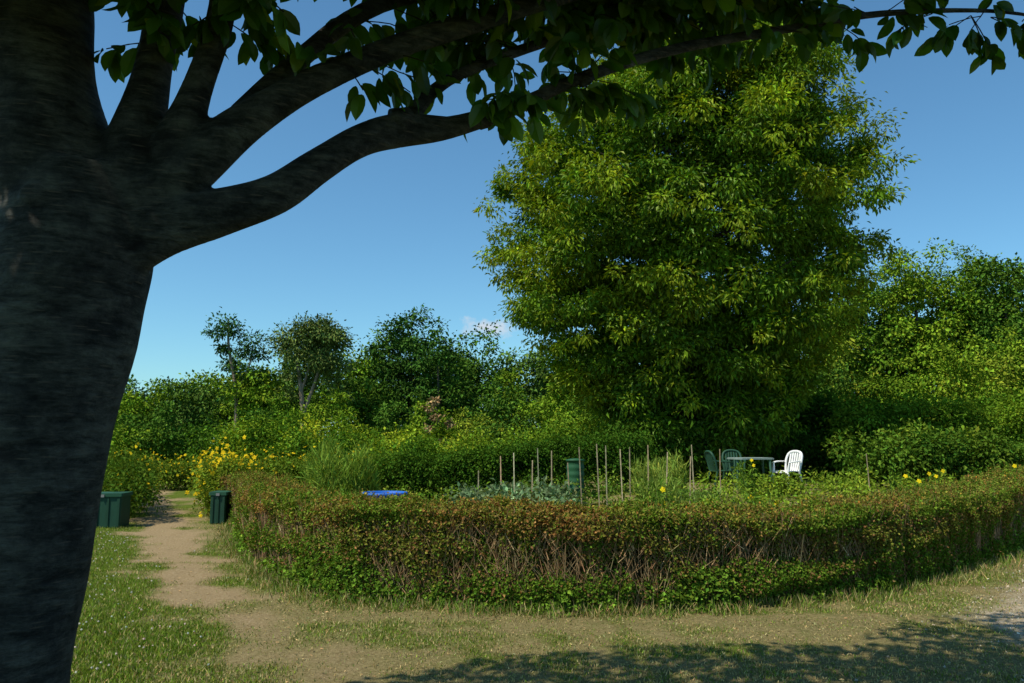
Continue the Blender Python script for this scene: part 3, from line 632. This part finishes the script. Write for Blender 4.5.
# ---------------------------------------------------------------- foreground cherry tree
cherry = bpy.data.objects.new("cherry_tree", None); scene.collection.objects.link(cherry)
Dl = [(-1.34, 2.6, 2.22), (-1.17, 2.6, 2.31), (-.98, 2.62, 2.37), (-.81, 2.65, 2.44), (-.68, 2.7, 2.56), (-.544, 2.75, 2.67), (-.409, 2.8, 2.73), (-.23, 2.85, 2.763), (.031, 2.95, 2.893), (.268, 3.0, 3.025), (.688, 3.1, 3.204), (1.18, 3.2, 3.345), (1.6, 3.25, 3.44), (2.1, 3.3, 3.48), (2.5, 3.35, 3.45)]
Dr = [.12, .095, .076, .064, .055, .052, .055, .038, .03, .025, .02, .016, .012, .008, .004]
Cl = [(-1.34, 2.6, 2.34), (-1.10, 2.6, 2.51), (-.90, 2.6, 2.69), (-.64, 2.65, 2.87), (-.33, 2.7, 3.03), (.03, 2.75, 3.18), (.5, 2.9, 3.42), (1.2, 3.2, 3.9)]
Cr = [.11, .082, .062, .048, .04, .034, .024, .012]
Al = [(-1.5, 2.6, 2.3), (-1.56, 2.6, 2.6), (-1.60, 2.58, 2.9), (-1.66, 2.5, 3.4), (-1.9, 2.3, 4.2), (-2.2, 2.0, 5.4)]; Ar = [.2, .18, .16, .14, .09, .03]
Bl = [(-1.35, 2.6, 2.35), (-1.27, 2.6, 2.62), (-1.235, 2.62, 2.9), (-1.21, 2.62, 3.15), (-1.1, 2.5, 3.9), (-.8, 2.3, 5.2)]; Br = [.12, .08, .064, .06, .05, .02]
B2 = [(-1.15, 2.6, 2.55), (-1.06, 2.55, 2.75), (-.97, 2.5, 3.0), (-.91, 2.4, 3.3), (-.6, 2.0, 4.3), (0, 1.4, 5.2)]; B2r = [.075, .05, .044, .04, .03, .015]
E = [(-.92, 2.6, 2.70), (-.75, 2.7, 2.96), (-.5, 2.85, 3.25), (0, 3.2, 3.6), (.8, 3.8, 4.3), (1.7, 4.4, 5.3)]; Er = [.04, .034, .03, .026, .02, .01]
K = [(-.409, 2.8, 2.73), (-.3, 2.85, 2.9), (-.15, 2.9, 3.02), (.2, 3.1, 3.25), (.8, 3.3, 3.5), (1.5, 3.8, 4.3)]; Kr = [.04, .026, .022, .02, .016, .008]
H = [(-1.6, 2.5, 3.2), (-1.4, 1.4, 4.0), (-.9, 0, 4.6), (-.2, -1.2, 5)]; Hr = [.1, .08, .05, .02]
tr = tubes([(-1.84, 2.6, -.15), (-1.80, 2.6, .1), (-1.70, 2.6, .5), (-1.635, 2.6, .9), (-1.57, 2.6, 1.48), (-1.485, 2.6, 2.0), (-1.45, 2.6, 2.25), (-1.45, 2.6, 2.5)], [.42, .32, .26, .235, .225, .235, .25, .18], 36, 8, m=0, wob=.03)
for P_, r_ in ((Dl[:8], Dr[:8]), (Cl[:6], Cr[:6]), (Al, Ar), (Bl, Br), (B2[:5], B2r[:5])): tr += tubes(P_, r_, 20, 6, m=0, wob=.07)
tr += tubes([(-1.48, 2.45, 2.34), (-1.47, 2.36, 2.36)], [.06, .035], 14, 3)
tk = build("trunk", tr, [BARK], cherry, True)
rm = tk.modifiers.new("remesh", 'REMESH'); rm.mode = 'VOXEL'; rm.voxel_size = .012; rm.use_smooth_shade = True
sm = tk.modifiers.new("smooth", 'SMOOTH'); sm.factor = .5; sm.iterations = 4
lb = []
for P_, r_ in ((Dl[6:], Dr[6:]), (Cl[4:], Cr[4:]), (E, Er), (K, Kr), (H, Hr), (B2[3:], B2r[3:])): lb += tubes(P_, r_, 10, 6, wob=.06)
for q, r_ in (((-.40, 2.78, 2.76), .05), ((-.1, 2.9, 2.82), .033), ((.3, 3.0, 3.03), .03)):
    lb += tubes([(q[0] - .03, q[1], q[2] - .03), q, (q[0] + .03, q[1], q[2] + .04)], [r_ * .6, r_, r_ * .3], 10, 4, wob=.1)
build("limbs", lb, [BARK], cherry, True)
tw0, tw1, LP, LD, LN = [], [], [], [], []
def leafy(P_, n, lo, hi, zmin=-9, up=.25, Lr=(.25, .6)):
    Q = catmull(P_, 8); a0 = int(lo * (len(Q) - 1)); a1 = int(hi * (len(Q) - 1))
    for _ in range(n):
        p = Q[rng.integers(a0, a1 + 1)].copy(); d = rng.normal(0, 1, 3); d[2] = d[2] * .35 + up; d /= np.linalg.norm(d); L_ = rng.uniform(*Lr); st = int(L_ / .045)
        d2 = d.copy()
        for k in range(st):
            q = p + d2 * .045
            if q[2] < zmin + .1: break
            tw0.append(p); tw1.append(q); p = q; d2 = d2 + rng.normal(0, .09, 3) + [0, 0, -.05]; d2 /= np.linalg.norm(d2)
            if k < 1: continue
            for r_ in range(2 if k < st - 2 else 3):
                side = np.cross(d2, [0, 0, 1]) * (1 if (k + r_) % 2 else -1)
                ld = d2 * .5 + side * .6 + rng.normal(0, .35, 3) + [0, 0, -.75]
                if p[2] + ld[2] * .07 < zmin: continue
                LP.append(p + nrm(ld) * .02); LD.append(ld); LN.append(rng.normal(0, .5, 3) + [0, 0, .8])
leafy(Dl, 26, .52, .66, 2.86, .4, (.15, .4)); leafy(Dl, 20, .68, .86, 3.24, .4, (.12, .3)); leafy(Cl, 28, .45, .9, 2.92, .35, (.15, .4)); leafy(K, 40, .25, .9, 2.97, .35); leafy(E, 28, .3, .8, 3.02, .3)
leafy(B2, 13, .3, .65, 2.85, .2, (.2, .4)); leafy(Bl, 12, .4, .65, 2.86, .2, (.2, .35)); leafy(Al, 8, .4, .6, 2.9, .2, (.25, .45))
leafy([(.1, 3.1, 3.32), (.6, 3.2, 3.45), (1.1, 3.3, 3.55)], 56, 0, 1, 3.22, .2); leafy([(1.1, 3.3, 3.55), (1.4, 3.4, 3.65)], 14, 0, 1, 3.4, .2, (.2, .3))
leafy([(1.75, 3.28, 3.46), (2.1, 3.3, 3.45), (2.5, 3.35, 3.42)], 17, 0, 1, 3.12, -.05, (.12, .28))
leafy([(-.62, 2.65, 2.9), (-.35, 2.7, 3.02)], 7, 0, 1, 2.76, -.1, (.15, .3)); leafy([(-.1, 2.9, 2.85), (.1, 3.0, 2.95)], 10, 0, 1, 2.7, -.1, (.12, .25))
LP, LD, LN = map(np.array, (LP, LD, LN)); n = len(LP); X, Y, Z = frames(LD, LN)
l = .065 + .05 * rng.random(n)
tw0, tw1 = np.array(tw0), np.array(tw1)
lc = np.where((rng.random(n) < .08)[:, None], [[.14, .2, .015]], [[.05, .11, .012]])
lf = [inst(OV, OVF, LP, X, Y, Z, np.stack([l, l * .54, l], -1), jit(lc, n, .25), 0), sticks(tw0, tw1, np.full(len(tw0), .003), np.full(len(tw0), .0025), np.tile([[.05, .04, .035]], (len(tw0), 1)), 1)]
def canopy(c, r, n):
    d = nrm(rng.normal(size=(n, 3))) * (rng.random(n) ** .45)[:, None]; P = np.array(c) + d * np.array(r)
    return P[(P[:, 2] > 1.6 + .62 * np.maximum(P[:, 1], 0) + .12) & (P[:, 2] > 3.0)]
P = np.concatenate([canopy((-1.15, 1.3, 4.9), (3.8, 3.4, 2.0), 36000), canopy((1.8, 3.0, 5.8), (2.6, 2.7, 1.3), 13000)])
tn = n2(P[:, 0] * 1.0, P[:, 1], 1.6) ; P = P[(tn > -.9) | (rng.random(len(P)) < .4)]; n = len(P)
X, Y, Z = frames(rng.normal(size=(n, 3)) + [0, 0, -.5], rng.normal(0, .5, (n, 3)) + [0, 0, 1])
lf.append(inst(DIA, DIAF, P, X, Y, Z, np.stack([np.full(n, .14), np.full(n, .085), np.full(n, .1)], -1), jit((.05, .11, .012), n, .2), 0))
build("leaves", lf, [CHERRY_LEAF, TWIG], cherry)
print("OK leaves", n)
